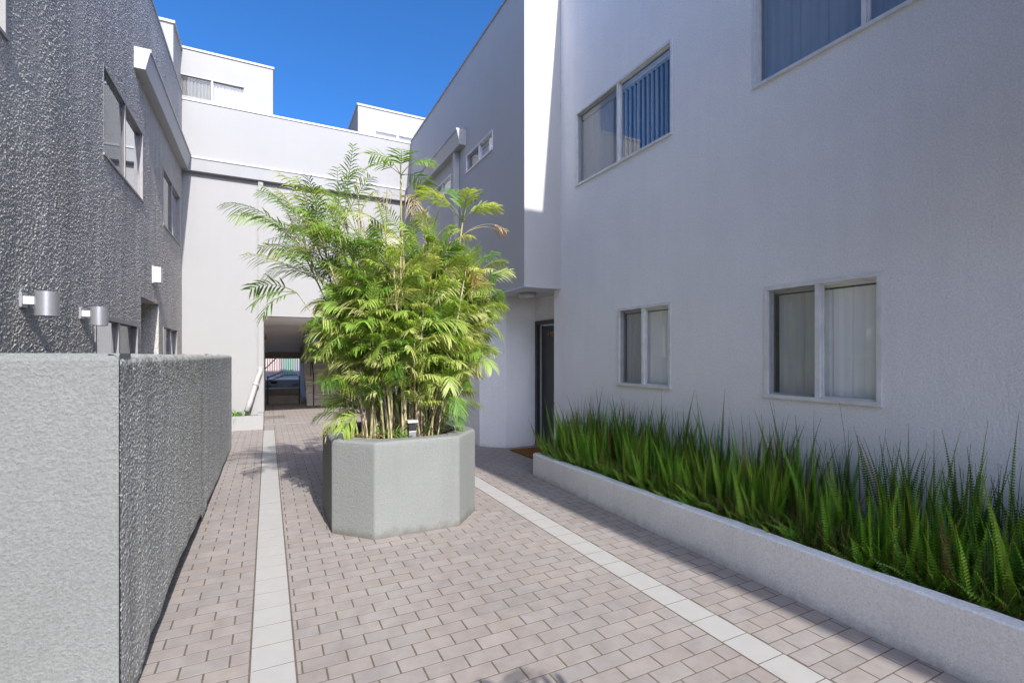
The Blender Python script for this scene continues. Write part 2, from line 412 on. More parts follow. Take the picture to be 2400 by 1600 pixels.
# recess: return wall, door wall (hole for the door), wall south of the box
w.face([(4.0,6.50,0),(4.29,6.50,0),(4.29,6.50,2.62),(4.0,6.50,2.62)])
w.M = MX(4.29); panel(w, 6.50, 7.60, 0, 2.62, [(6.62, 7.585, 0, 2.215, .12)]); w.M = None
w.face([(3.70,7.60,0),(4.29,7.60,0),(4.29,7.60,2.62),(3.70,7.60,2.62)])
w.face([(3.35,7.95,0),(3.70,7.60,0),(3.70,7.60,2.62),(3.35,7.95,2.62)])
w.face([(3.35,12.6,0),(3.35,7.95,0),(3.35,7.95,2.62),(3.35,12.6,2.62)])
# roof, far sides
w.face([(4.0,-10,TOP),(9,-10,TOP),(9,12.6,TOP),(4.0,12.6,TOP)]); w.face([(9,-10,0),(9,14,0),(9,14,TOP),(9,-10,TOP)])
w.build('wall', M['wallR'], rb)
# overhanging bay
S1 = (7.418, 8.637, 5.05, 5.39); S2 = (9.478, 10.689, 5.03, 5.34); S3 = (11.0, 12.2, 4.80, 5.09)
bw = MB(MX(XB)); panel(bw, 6.30, 12.6, 2.62, TOP, [S1, S2, S3], .07); bw.M = None
bw.face([(XB,6.30,2.62),(4.0,6.30,2.62),(4.0,6.30,TOP),(XB,6.30,TOP)])
bw.face([(XB,6.30,TOP),(4.0,6.30,TOP),(4.0,12.6,TOP),(XB,12.6,TOP)])
bw.build('bay_wall', M['wall'], rb)
sf = MB(); sf.face([(XB,6.30,2.618),(XB,12.6,2.618),(4.35,12.6,2.618),(4.35,6.30,2.618)])
sf.build('soffit', M['trim'], rb)
cp = MB(); cp.box(XB-.02, XB+.12, 6.27, 12.6, TOP, TOP+.035); cp.box(XB+.12, 4.0, 6.27, 6.42, TOP, TOP+.035); cp.box(3.97, 4.12, -10, 6.27, TOP, TOP+.035)
cp.build('coping', M['coping'], rb)
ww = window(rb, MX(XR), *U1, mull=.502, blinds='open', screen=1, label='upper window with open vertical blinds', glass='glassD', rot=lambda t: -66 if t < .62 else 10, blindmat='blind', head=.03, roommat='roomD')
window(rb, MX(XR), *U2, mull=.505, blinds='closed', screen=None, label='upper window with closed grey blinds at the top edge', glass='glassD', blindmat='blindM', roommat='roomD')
window(rb, MX(XR), *W1, mull=.5, blinds='closed', screen=1, fw=.03, label='smaller-looking ground floor window beside the door')
window(rb, MX(XR), *W2, mull=.5, blinds='closed', screen=1, fw=.032, label='nearer ground floor window above the ferns')
for q, sc in ((S1, 1), (S2, 1), (S3, 1)):
    window(rb, MX(XB), *q, mull=.5, blinds='closed', screen=sc, fw=.025, proud=.008, depth=.3)
# door
dr = MB(MX(4.29)); 
dr.box(6.62, 7.585, 2.15, 2.215, -.12, .02); dr.box(7.52, 7.585, 0, 2.15, -.12, .02); dr.box(6.62, 6.685, 0, 2.15, -.12, .02)
dfr = dr.build('door_frame', M['door'], rb)
ds = MB(MX(4.29)); ds.box(7.50, 7.52, .02, 2.15, -.07, -.045); ds.box(6.685, 6.705, .02, 2.15, -.07, -.045); ds.box(6.705, 7.50, 2.13, 2.15, -.07, -.045)
ds.build('weather_strip', M['trim'], dfr)
dl = MB(MX(4.29)); dl.box(6.705, 7.495, .01, 2.128, -.11, -.068); door = dl.build('door', M['door'], rb)
th = MB(); th.box(4.24, 4.42, 6.62, 7.585, 0, .03); th.build('threshold', M['silver'], rb)
kn = MB(); kn.M = Matrix.Translation((4.3, 6.80, 1.0)) @ Matrix.Rotation(R(90), 4, 'Y'); kn.cyl((0,0), .028, -.0, .055, 16); kn.build('handle', M['silver'], door)
fc = bpy.data.curves.new('door_number', 'FONT'); fc.body = '110'; fc.size = .13; fc.extrude = .004; fc.shear = .25; fc.align_x = 'CENTER'
fo = bpy.data.objects.new('tmp', fc); COL.objects.link(fo)
bpy.context.view_layer.update()
me = bpy.data.meshes.new_from_object(fo.evaluated_get(bpy.context.evaluated_depsgraph_get()))
bpy.data.objects.remove(fo)
me.materials.clear(); me.materials.append(M['gold'])
nm = bpy.data.objects.new('door_number', me); COL.objects.link(nm); nm.parent = door
nm.matrix_local = Matrix(((0,0,-1,4.353),(-1,0,0,7.20),(0,1,0,1.93),(0,0,0,1)))

# gutters: section (offset from wall, z)
GS = [(0,5.60),(.13,5.60),(.185,5.85),(.20,5.85),(.20,5.895),(0,5.895)]
gt = MB(); gt.prism([(XB-a, z) for a, z in GS], 1, 8.65, 12.42); gg = gt.build('gutter', M['gutter'], rb, recalc=True)
d = MB(); d.box(XB-.10, XB-.005, 9.02, 9.12, 2.70, 5.60); d.box(XB-.11, XB-.004, 9.01, 9.13, 4.0, 4.05); d.build('downspout', M['gutter'], rb)
d = MB(); d.box(XB-.06, XB-.01, 8.72, 8.80, 5.895, 5.95); d.build('bracket', M['silver'], gg)

# neighbouring overhanging bay of the same wing, behind the photographer (shades the paving)
b2 = empty('apartment_building', 'tall overhanging grey stucco block beyond the right end of the ferns, behind the viewpoint', 'building')
q = MB(); P = [(3.60,-9.3),(3.13,.77),(9,.77),(9,-9.3)]
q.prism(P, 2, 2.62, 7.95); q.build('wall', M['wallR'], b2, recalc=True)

# ------------------------------------------------------------------ left building
lb = empty('apartment_building', 'left apartment wing of rough grey stucco with gutter and dark sliding windows', 'building')
XL = -1.66; LT = 7.25
A1 = (6.96, 8.92, 3.87, 4.90); A2 = (10.47, 12.33, 3.92, 4.95); A3 = (2.75, 4.70, 3.84, 4.90)
G1 = (6.66, 8.60, 0.05, 2.06); G2 = (10.47, 11.95, 1.15, 2.14)
LH = [A1, A2, A3, G1, G2, (8.78, 10.08, 0, 2.47, .75)]
w = MB(MX(XL, 1)); panel(w, -4, 4.0, 0, LT, [A3], .10); panel(w, 4.0, 12.6, 0, 1.3, [G1[:2]+(.05,1.3), (10.47,11.95,1.15,1.3), (8.78,10.08,0,1.3,.75)], .10)
for h in LH:                                   # reveals
    a, b, c, d = h[:4]; r = h[4] if len(h) > 4 else .10
    w.face([(a,c,.003),(a,d,.003),(a,d,-r),(a,c,-r)]); w.face([(b,d,.003),(b,c,.003),(b,c,-r),(b,d,-r)])
    w.face([(a,d,.003),(b,d,.003),(b,d,-r),(a,d,-r)]); w.face([(b,c,.003),(a,c,.003),(a,c,-r),(b,c,-r)])
w.M = None
w.face([(XL,-4,LT),(XL,12.6,LT),(-7,12.6,LT),(-7,-4,LT)]); w.face([(-7,-4,0),(-7,14,0),(-7,14,LT),(-7,-4,LT)]); w.face([(XL,-4,0),(-7,-4,0),(-7,-4,LT),(XL,-4,LT)])
w.face([(XL-.75,8.78,0),(XL-.75,10.08,0),(XL-.75,10.08,2.47),(XL-.75,8.78,2.47)])
w.build('wall', M['wallL'], lb)
fx = [v for h in LH for v in h[:2]]; fz = [v for h in LH for v in h[2:4]]
rough_grid('stucco_wall', M['wallL'], lb, grid_lines(4.0, 12.6, .015, .030, fx), grid_lines(1.3, LT, .0105, .0120, fz), lambda y, z, d: (XL+.001+max(-.004, d), y, z), LH, .0025, .007, 3)
cp = MB(); cp.box(XL-.12, XL+.02, -4, 12.6, LT, LT+.035); cp.build('coping', M['coping'], lb)
for i, q in enumerate((A1, A2, A3)):
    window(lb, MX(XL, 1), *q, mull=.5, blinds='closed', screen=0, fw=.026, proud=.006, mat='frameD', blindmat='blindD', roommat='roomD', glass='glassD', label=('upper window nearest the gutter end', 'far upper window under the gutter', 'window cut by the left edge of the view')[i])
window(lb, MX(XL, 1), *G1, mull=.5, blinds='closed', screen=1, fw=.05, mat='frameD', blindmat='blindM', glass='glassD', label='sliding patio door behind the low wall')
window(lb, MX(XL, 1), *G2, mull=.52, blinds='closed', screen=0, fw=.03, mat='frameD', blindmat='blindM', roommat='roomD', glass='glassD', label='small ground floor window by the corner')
dd = MB(MX(XL-.75, 1)); dd.box(8.85, 9.75, 0, 2.1, .002, .04); dd.build('door', M['door'], lb)
gt = MB(); gt.prism([(XL+a, z) for a, z in GS][::-1], 1, 8.38, 12.42); gt.build('gutter', M['gutter'], lb, recalc=True)

# ------------------------------------------------------------------ rear building with passage
bb = empty('apartment_building', 'sunlit white stucco rear wing with roof blocks, long gutter and an open stair passage', 'building')
YB = 12.6; BT = 7.15
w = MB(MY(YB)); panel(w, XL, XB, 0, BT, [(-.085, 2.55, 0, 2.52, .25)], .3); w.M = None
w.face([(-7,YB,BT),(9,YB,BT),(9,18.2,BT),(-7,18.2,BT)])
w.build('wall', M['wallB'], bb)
cp = MB(); cp.box(XL, XB, YB-.02, YB+.14, BT, BT+.04); cp.build('coping', M['trim'], bb)
gt = MB(); gt.prism([(YB-a, z) for a, z in GS], 0, XL, XB); gt.build('gutter', M['gutter'], bb, recalc=True)
d = MB(); d.box(-.195, -.095, YB-.085, YB-.004, 1.32, 5.60)
d.build('downspout', M['wallB'], bb)
d = MB(); d.tube([(-.145,YB-.045,1.34),(-.16,YB-.06,1.22),(-.20,YB-.09,1.12),(-.36,YB-.2,.55),(-.42,YB-.26,.36)], .058, 10); d.tube([(-.235,YB-.115,.98),(-.25,YB-.125,.93)], .068, 10)
d.build('downspout_elbow', M['coping'], bb)
# roof blocks
UY = 15.0
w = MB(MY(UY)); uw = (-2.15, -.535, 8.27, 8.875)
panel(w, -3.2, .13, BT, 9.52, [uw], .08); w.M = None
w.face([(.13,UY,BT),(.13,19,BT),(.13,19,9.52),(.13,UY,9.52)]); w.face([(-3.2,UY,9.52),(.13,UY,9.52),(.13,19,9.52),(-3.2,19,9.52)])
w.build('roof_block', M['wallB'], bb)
cp = MB(); cp.box(-3.2, .16, UY-.03, UY+.12, 9.52, 9.57); cp.box(.03, .16, UY+.12, 19, 9.52, 9.57); cp.build('coping', M['coping'], bb)
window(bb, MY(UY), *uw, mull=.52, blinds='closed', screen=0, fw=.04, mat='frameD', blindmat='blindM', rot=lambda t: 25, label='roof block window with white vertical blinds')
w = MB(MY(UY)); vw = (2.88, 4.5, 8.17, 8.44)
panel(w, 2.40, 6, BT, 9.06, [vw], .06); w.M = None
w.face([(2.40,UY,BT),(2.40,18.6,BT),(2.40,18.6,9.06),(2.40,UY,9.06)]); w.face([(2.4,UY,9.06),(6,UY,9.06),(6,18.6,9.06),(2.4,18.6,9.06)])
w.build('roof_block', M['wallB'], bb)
cp = MB(); cp.box(2.37, 6, UY-.03, UY+.12, 9.06, 9.11); cp.box(2.37, 2.50, UY+.12, 18.6, 9.06, 9.11); cp.build('coping', M['coping'], bb)
window(bb, MY(UY), *vw, mull=.44, blinds='closed', screen=None, fw=.03, horiz=True, blindmat='blindM', glass='glassD', label='narrow roof block window with horizontal slats', proud=.006)
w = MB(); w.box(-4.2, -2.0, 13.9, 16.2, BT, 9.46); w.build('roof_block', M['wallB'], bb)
cp = MB(); cp.box(-4.2, -1.96, 13.86, 16.2, 9.46, 9.52); cp.build('coping', M['coping'], bb)

# passage interior
pi = MB()
pi.M = None
pi.prism([(16.7,2.52),(19.6,1.74),(19.6,2.0),(16.7,2.9)], 0, -.085, 1.05)      # underside of the upper flight
pi.build('stair_underside', M['lining'], bb)
bmx = MB(); bmx.box(-.085, 1.35, 19.6, 19.75, 1.50, 1.86); bmx.box(1.05, 1.12, 16.75, 19.6, 1.35, 2.52)
bmx.build('beam', M['dgrey'], bb)
ln = MB(); ya, yb = YB+.25, YB+5.3
ln.face([(-.085,ya,0),(-.085,yb,0),(-.085,yb,2.52),(-.085,ya,2.52)]); ln.face([(2.55,ya,0),(2.55,yb,0),(2.55,yb,2.52),(2.55,ya,2.52)])
ln.face([(-.085,ya,2.52),(2.55,ya,2.52),(2.55,yb,2.52),(1.12,yb,2.52),(1.12,16.7,2.52),(-.085,16.7,2.52)])
ln.build('passage_lining', M['lining'], bb)
pr = MB(); pr.face([(2.55,17.9,0),(2.55,20.6,0),(2.55,20.6,2.52),(2.55,17.9,2.52)]); pr.face([(-.085,17.9,0),(-.085,19.75,0),(-.085,19.75,2.52),(-.085,17.9,2.52)]); pr.face([(1.12,17.4,2.521),(2.55,17.4,2.521),(2.55,20.6,2.521),(1.12,20.6,2.521)])
pr.face([(1.12,20.6,0),(2.55,20.6,0),(2.55,20.6,2.52),(1.12,20.6,2.52)])
pr.build('passage_wall', M['lining'], bb)
st = MB()
for k in range(9):
    y = 16.9+.28*k; z = .19*(k+1)
    nose = [(y-.03+.03*(1-math.cos(t)), z-.055+.055*math.sin(t)) for t in [i*math.pi/2/4 for i in range(5)]]
    st.prism([(y+.0, z-.19), (y+.0, z-.075)] + nose + [(y+.45, z), (y+.45, z-.19)], 0, 1.13, 2.5)
st.build('stairs', M['step'], bb, recalc=True)
hr = MB()
for x in (1.32, 2.3):
    hr.tube([(x,16.86,0),(x,16.86,.98)], .018, 8); hr.tube([(x,16.86,.96),(x,19.2,2.50)], .018, 8); hr.tube([(x,18.0,.9),(x,18.0,1.7)], .014, 6)
hr.build('handrail', M['black'], bb)

# far court seen through the passage
low = empty('stair_parapet', 'low dark grey double parapet at the far end of the passage', 'parapet')
q = MB(); q.box(-.08, 1.05, 17.96, 18.10, 0, .26); q.build('front_wall', M['dgrey'], low)
q = MB(); q.box(-.08, 1.05, 19.0, 19.15, 0, .44); q.build('rear_wall', M['dgrey'], low)
q = MB(); q.box(-.08, 1.05, 18.99, 19.16, .44, .465); q.build('cap', M['trim'], low)
fl = empty('iron_railing', 'black iron railing posts and sloping rails at the far end of the passage', 'railing')
for x in (0.0, .955):
    q = MB(); q.box(x-.02, x+.02, 17.91, 17.95, 0, .93); q.build('post', M['black'], fl)
q = MB(); q.tube([(-.02,17.93,.75),(.55,18.9,.93),(.95,18.9,.93)], .016, 6); q.tube([(-.02,17.93,.88),(.45,18.9,1.03)], .016, 6); q.tube([(-.08,19.0,1.15),(.5,20.5,1.75)], .018, 6)
q.build('rail', M['black'], fl)
sc = empty('far_staircase', 'dark grey staircase block rising beyond the passage railing', 'staircase')
q = MB()
q.prism([(-.6,-.0),(-.6,.2),(-.1,.2),(-.1,.36),(.12,.36),(.12,.50),(.34,.50),(.34,.62),(3,.62),(3,.50),(.95,.50),(.55,.0)], 1, 21.5, 23.0); q.build('flight', M['dgrey'], sc)
q = MB(); q.box(-.8, 3, 21.48, 23.0, .622, .66); q.box(-.8,3,22.9,23,0,.62); q.build('landing', M['trim'], sc)
pk = empty('picket_railing', 'white picket railing on the landing beyond the passage', 'railing')
x = -.7
while x < 2.6:
    q = MB(); q.box(x, x+.028, 22.0, 22.03, .66, 1.56); q.build('picket', M['white'], pk); x += .085
q = MB(); q.box(-.75, 2.65, 21.99, 22.04, 1.56, 1.60); q.build('top_rail', M['white'], pk)
fh = empty('far_building', 'pale salmon building with a green panel, seen small through the passage', 'building')
q = MB(); q.box(-4, .55, 26.5, 30, -.02, 5); q.build('wall', M['pink'], fh)
q = MB(); q.box(.55, .75, 26.4, 30, -.02, 5); q.box(1.15, 6, 26.5, 30, -.02, 5); q.build('white_wall', M['wallB'], fh)
q = MB(); q.box(.75, 1.15, 26.45, 30, -.02, 5); q.build('green_panel', M['greenp'], fh)

ff = empty('wall_bell', 'small reddish round alarm bell high on the passage wall', 'bell', loc=(-.085, 14.9, 2.10))
q = MB(Matrix.Rotation(R(90), 4, 'Y')); q.cyl((0,0), .075, .0, .05, 20, .055); q.build('gong', plain('red_brown', (.25,.08,.05), .5), ff)
q = MB(Matrix.Rotation(R(90), 4, 'Y')); q.cyl((0,0), .02, .05, .065, 12); q.build('boss', M['silver'], ff)

# ------------------------------------------------------------------ low wall (foreground left)
lw = empty('low_wall', 'rough green-grey stucco patio wall in the left foreground', 'wall', loc=(0,0,0))
HT = [(2.6,.02),(2.96,.03),(3.12,.06),(3.2,.10),(3.47,.08),(3.75,.13),(4.3,.14),(5.2,.11),(5.45,.10),(5.5,.03),(5.85,.035),(5.95,.07),(6.6,.05),(7.5,.045),(8.6,.035),(8.9,.0),(9.7,.02)]
def hem(y):
    for (a, ha), (b, hb) in zip(HT, HT[1:]):
        if a <= y <= b: return ha+(hb-ha)*(y-a)/(b-a)
    return .02
XW, ZT = -.56, 1.610
ys = [2.6+i*.045 for i in range(int((9.7-2.6)/.045)+1)]; ys[-1] = 9.7
q = MB()
rnd = random.Random(4)
def lowpt(y, t, d):
    h = hem(y); L_ = ZT-.045
    if t <= L_:
        z = h + (t/L_)*(L_-h); return (XW+d-(.004*max(0, 1-(z-h)/.05)), y, z)
    a = (t-L_)/.045*math.pi/2
    return (XW-.045*(1-math.cos(a))+d*math.cos(a), y, L_+.045*math.sin(a)+d*math.sin(a)*.4)
yl = grid_lines(2.598, 9.7, .0085, .020)
rough_grid('side_wall', M['low'], lw, yl, grid_lines(0, ZT, .0070, .0070), lowpt, [], .0016, .006, 7)
q = MB(); q.box(XW-.22, XW-.044, 2.62, 9.7, .02, ZT-.001, skip='e'); q.face([(XW-.044,9.699,.02),(XW-.002,9.699,.03),(XW-.002,9.699,ZT-.045),(XW-.015,9.699,ZT-.012),(XW-.044,9.699,ZT-.001)]); q.build('top_and_back', M['lowF'], lw)
q = MB(); q.prism([(2.597,.0),(2.597,ZT-.03),(2.603,ZT-.010),(2.62,ZT+.001),(2.8,ZT+.001),(2.82,0)], 0, XL, XW-.006); q.build('front_wall', M['lowF'], lw, recalc=True)
q = MB(); q.box(XW-.2, XW-.055, 2.83, 9.68, -.003, .019); q.build('footing_shade', M['dark'], lw)  # dark strip painting the shade under the wall's hem
# dry leaves on the wall top
def leaflet(mb, p, d, up, L, w, c0, c1, bend=.25, fold=0.0):
    """strip of 3 segments with a pointed tip"""
    side = d.cross(up); side.normalize(); nrm = side.cross(d)
    pts = []
    prof = ((0,.35),(.35,1.0),(.72,.8),(1,0.06))
    for t, ww in prof:
        c = p + d*(L*t) - Vector((0,0,1))*(bend*L*t*t) 
        mb.cur = tuple(c0[i]+(c1[i]-c0[i])*max(0,(t-.5)*2) for i in range(3)) + (1,)
        pts.append((mb.pt(c - side*(w*.5*ww) + nrm*(fold*ww*w)), mb.pt(c + side*(w*.5*ww) + nrm*(fold*ww*w))))
    for a, b in zip(pts, pts[1:]): mb.idx((a[0], a[1], b[1], b[0]), True)
for i, (yy, s) in enumerate(((5.1,.03),(5.6,.022),(6.6,.05),(6.9,.035),(8.3,.04),(8.9,.03))):
    q = MB(); c = (.42,.22,.08,1) if i < 2 else (.12,.08,.05,1)
    for k in range(4 if i < 4 else 3):
        a = rnd.uniform(0, 6.28)
        leaflet(q, Vector((XW-.09+rnd.uniform(-.02,.02), yy+rnd.uniform(-.02,.02), ZT+.004)), Vector((math.cos(a), math.sin(a), rnd.uniform(.1,.5))).normalized(), Vector((0,0,1)), s*1.4, s*.6, c, c, .3)
    o = q.build('dry_leaf', M['dry'], colors=True)
    tag(o, 'curled fallen dry leaf lying on top of the low stucco wall', 'leaf', 'dry leaves on the low wall')

# ------------------------------------------------------------------ wall lamps
def wall_lamp(y, zc, label):
    t = empty('wall_lamp', label, 'wall lamp', 'cylinder lamps on the left wall', loc=(XL, y, zc))
    q = MB(); q.box(0, .018, -.055, .055, -.055, .055); q.build('backplate', M['silver'], t, bevel=.003)
    q = MB(); q.box(.018, .09, -.03, .03, -.03, .03); q.build('arm', M['white'], t)
    q = MB(); n = 40; r = .072; cx = .145
    for z0, z1, ra, rb in ((-.115,.07,r,r),(.07,.072,r,r-.004)):
        A = [q.pt((cx+ra*math.cos(2*math.pi*k/n), ra*math.sin(2*math.pi*k/n), z0)) for k in range(n)]
        B = [q.pt((cx+rb*math.cos(2*math.pi*k/n), rb*math.sin(2*math.pi*k/n), z1)) for k in range(n)]
        for k in range(n): q.idx((A[k], A[(k+1)%n], B[(k+1)%n], B[k]), True)
    q.idx(B)
    A = [q.pt((cx+(r-.004)*math.cos(2*math.pi*k/n), (r-.004)*math.sin(2*math.pi*k/n), -.115)) for k in range(n)]
    B = [q.pt((cx+(r-.004)*math.cos(2*math.pi*k/n), (r-.004)*math.sin(2*math.pi*k/n), -.03)) for k in range(n)]
    for k in range(n): q.idx((A[k], B[k], B[(k+1)%n], A[(k+1)%n]), True)
    q.idx(B); q.build('shade', M['silver'], t)
    q = MB(); q.cyl((cx,0), .05, -.06, -.032, 20); q.build('bulb', M['white'], t)
    return t
wall_lamp(4.943, 2.02, 'nearer and larger-looking grey metal cylinder wall lamp above the low wall')
wall_lamp(6.234, 2.02, 'farther grey metal cylinder wall lamp, beside the sliding patio door')
t = empty('box_lamp', 'small white box light high on the left wall above the doorway', 'wall lamp', loc=(XL, 9.66, 2.91))
q = MB(); q.box(0, .02, -.10, .10, -.14, .14); q.build('backplate', M['white'], t, bevel=.003)
q = MB(); q.prism([(.02,-.085),(.115,-.07),(.115,.07),(.02,.085)], 2, -.125, .125); q.build('lens', M['white'], t, bevel=.006)
t = empty('ceiling_light', 'round white drum ceiling light under the entrance overhang', 'ceiling light', loc=(3.77, 6.95, 2.618))
q = MB(); q.cyl((0,0), .145, -.022, 0, 40); q.build('base', M['silver'], t)
q = MB(); q.cyl((0,0), .135, -.085, -.022, 40, .14); q.build('diffuser', M['white'], t, bevel=.008)
q = MB(); q.box(3.66, 4.22, 6.62, 7.36, .003, .02); tag(q.build('doormat', M['mat'], bevel=.004), 'brown coir doormat in front of the entrance door', 'doormat')
t = empty('floor_grate', 'rectangular metal drain grate in the pavement before the passage', 'drain grate', loc=(0,0,0))
q = MB(); q.box(-.06,.42,13.72,13.75,.003,.008); q.box(-.06,.42,14.45,14.48,.003,.008); q.box(-.06,-.03,13.75,14.45,.003,.008); q.box(.39,.42,13.75,14.45,.003,.008); q.build('frame', M['silver'], t)
q = MB()
for i in range(11): q.box(-.028+i*.038, -.028+i*.038+.024, 13.752, 14.448, .003, .0065)
q.build('bars', plain('grate_bars', (.16,.13,.11), .7), t)

# ------------------------------------------------------------------ octagonal planter
ocx, ocy = 1.22, 5.05
op = empty('octagonal_planter', 'large green-grey stucco octagonal planter standing on the brick paving', 'planter', loc=(ocx, ocy, 0))
OB = [(.515,4.655),(.83,4.315),(1.615,4.322),(1.925,4.685),(1.925,5.45),(1.61,5.79),(.83,5.79),(.515,5.45)]
OB = [(x-ocx, y-ocy) for x, y in OB]
def inset(poly, d):
    n = len(poly); out = []
    for i in range(n):
        p0, p1, p2 = Vector(poly[i-1]), Vector(poly[i]), Vector(poly[(i+1)%n])
        e1 = (p1-p0).normalized(); e2 = (p2-p1).normalized()
        n1 = Vector((-e1.y, e1.x)); n2 = Vector((-e2.y, e2.x))
        bsc = (n1+n2).normalized(); out.append(tuple(p1 + bsc*(d/bsc.dot(n1))))
    return out
def dens(poly, per=10, rad=.016):
    """subdivide the outline and round its arrises a little"""
    n = len(poly); out = []
    for i in range(n):
        p0, p1, p2 = Vector(poly[i-1]), Vector(poly[i]), Vector(poly[(i+1)%n])
        a = p1 + (p0-p1).normalized()*rad; c = p1 + (p2-p1).normalized()*rad
        for t in (0,.25,.5,.75,1): out.append(tuple((1-t)**2*a + 2*t*(1-t)*p1 + t*t*c))
        nx = p2 + (p1-p2).normalized()*rad
        for k in range(1, per): out.append(tuple(c.lerp(nx, k/per)))
    return out
def blend(poly, r, f):
    out = []
    for x, y in poly:
        l = math.hypot(x, y); out.append((x*(1-f)+x/l*r*f, y*(1-f)+y/l*r*f))
    return out
D0 = dens(OB)
rings = [(D0, 0.0), (D0, .40), (D0, .80)]
for t in (.25,.5,.75,1.0):
    a = t*math.pi/2; rings.append((dens(inset(OB, .032*(1-math.cos(a))), rad=.016+.01*t), .812+.034*math.sin(a)))
rings.append((blend(dens(inset(OB, .10)), .57, .45), .846)); rings.append((blend(dens(inset(OB, .13)), .565, .8), .838)); rings.append((blend(dens(inset(OB, .16)), .55, .9), .70))
q = MB(); ids = [[q.pt((x, y, z)) for x, y in r] for r, z in rings]; n = len(D0)
for a, b in zip(ids, ids[1:]):
    for k in range(n): q.idx((a[k], a[(k+1)%n], b[(k+1)%n], b[k]), False)
o = q.build('bowl', M['oct'], op)
q = MB(); q.cyl((0,0), .60, .60, .765, 40); q.build('soil', M['soil'], op)

# ------------------------------------------------------------------ fronds
def V3(az, el): return Vector((math.cos(az)*math.cos(el), math.sin(az)*math.cos(el), math.sin(el)))
def frond(mb, p, az, el, L, npair, ll, wd, col, tip, droop=1.0, base=.22, rach=(.30,.33,.10), twist=0.0, fwd=.65, sag=.3, roll=None):
    P = Vector(p); seg = 9; e = el; pts = [P.copy()]; ds = []
    if roll is None: roll = random.gauss(0, .55)
    step = L/seg
    for i in range(seg):
        d = V3(az+twist*i/seg, e); ds.append(d); P = P + d*step; pts.append(P.copy()); e -= droop*(1.15/seg)*(.5+i/seg)
    ds.append(ds[-1])
    mb.cur = (*rach, 1)
    mb.tube(pts, [.0055*(1-.75*i/seg) for i in range(seg+1)], 3, cap=False)
    for j in range(npair):
        t = base+(1-base)*(j+.5)/npair
        f = t*seg; i = min(int(f), seg-1); q = pts[i].lerp(pts[i+1], f-i); d = ds[i].lerp(ds[i+1], f-i).normalized()
        side = d.cross(Vector((0,0,1)))
        if side.length < .05: side = Vector((math.sin(az), -math.cos(az), 0))
        side.normalize(); up = side.cross(d)
        cr_, sr_ = math.cos(roll), math.sin(roll); side, up = side*cr_+up*sr_, up*cr_-side*sr_
        lf = ll*(math.sin(math.pi*(.18+.74*(t-base)/(1-base)))**.6)
        for s in (-1, 1):
            k = fwd*random.uniform(.8,1.25)+.75*max(0,t-.6)
            dd = (side*s + d*k + up*random.uniform(-.05,.30)).normalized()
            v = random.uniform(.82, 1.18)
            c0 = tuple(min(1, x*v) for x in col)
            c1 = tip if random.random() < .45 else tuple(x*1.08 for x in c0)
            leaflet(mb, q, dd, up, lf*random.uniform(.85,1.12), wd*random.uniform(.8,1.15), c0, c1, sag*random.uniform(.5,1.5), 0)
    return pts[-1]

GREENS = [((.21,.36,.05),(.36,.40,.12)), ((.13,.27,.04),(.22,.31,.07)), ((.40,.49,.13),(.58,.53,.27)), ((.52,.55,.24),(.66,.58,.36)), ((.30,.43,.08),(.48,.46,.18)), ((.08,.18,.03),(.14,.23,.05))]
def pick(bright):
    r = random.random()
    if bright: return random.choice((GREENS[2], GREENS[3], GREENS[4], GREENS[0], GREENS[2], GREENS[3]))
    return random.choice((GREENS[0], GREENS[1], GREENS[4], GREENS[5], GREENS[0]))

bp_ = empty('bamboo_palm', 'tall bushy yellow-green bamboo palm growing in the octagonal planter', 'palm', loc=(ocx, ocy, .76))
crown = MB(); dead = MB()
def cane_mesh(base, tip, r0, bow):
    q = MB(); b, t = Vector(base), Vector(tip); pts = []; n = 12
    for i in range(n+1):
        s = i/n; p = b.lerp(t, s); p += Vector((bow[0], bow[1], 0))*math.sin(math.pi*s)*.5
        # lean grows with height
        pts.append(Vector((b.x+(t.x-b.x)*s**1.35+bow[0]*math.sin(math.pi*s), b.y+(t.y-b.y)*s**1.35+bow[1]*math.sin(math.pi*s), p.z)))
    c = random.choice(((.42,.34,.22),(.50,.43,.30),(.33,.30,.14),(.26,.30,.10),(.47,.37,.25)))
    rings = []
    fine = []
    rad = []
    for i in range(n):
        for k in range(3):
            f = k/3; fine.append(pts[i].lerp(pts[i+1], f)); rad.append(r0*(1-.45*(i+f)/n)*(1.22 if k == 0 else 1.0))
    fine.append(pts[-1]); rad.append(r0*.5)
    n0 = len(q.v)
    q.tube(fine, rad, 6)
    for i in range(len(q.c)):
        k = (i//6) % 3; v = .55 if k == 0 else 1.0 + .15*math.sin(i*1.7)
        q.c[i] = (c[0]*v, c[1]*v, c[2]*v, 1)
    return q, pts
def along(pts, s):
    f = s*(len(pts)-1); i = min(int(f), len(pts)-2); return pts[i].lerp(pts[i+1], f-i)
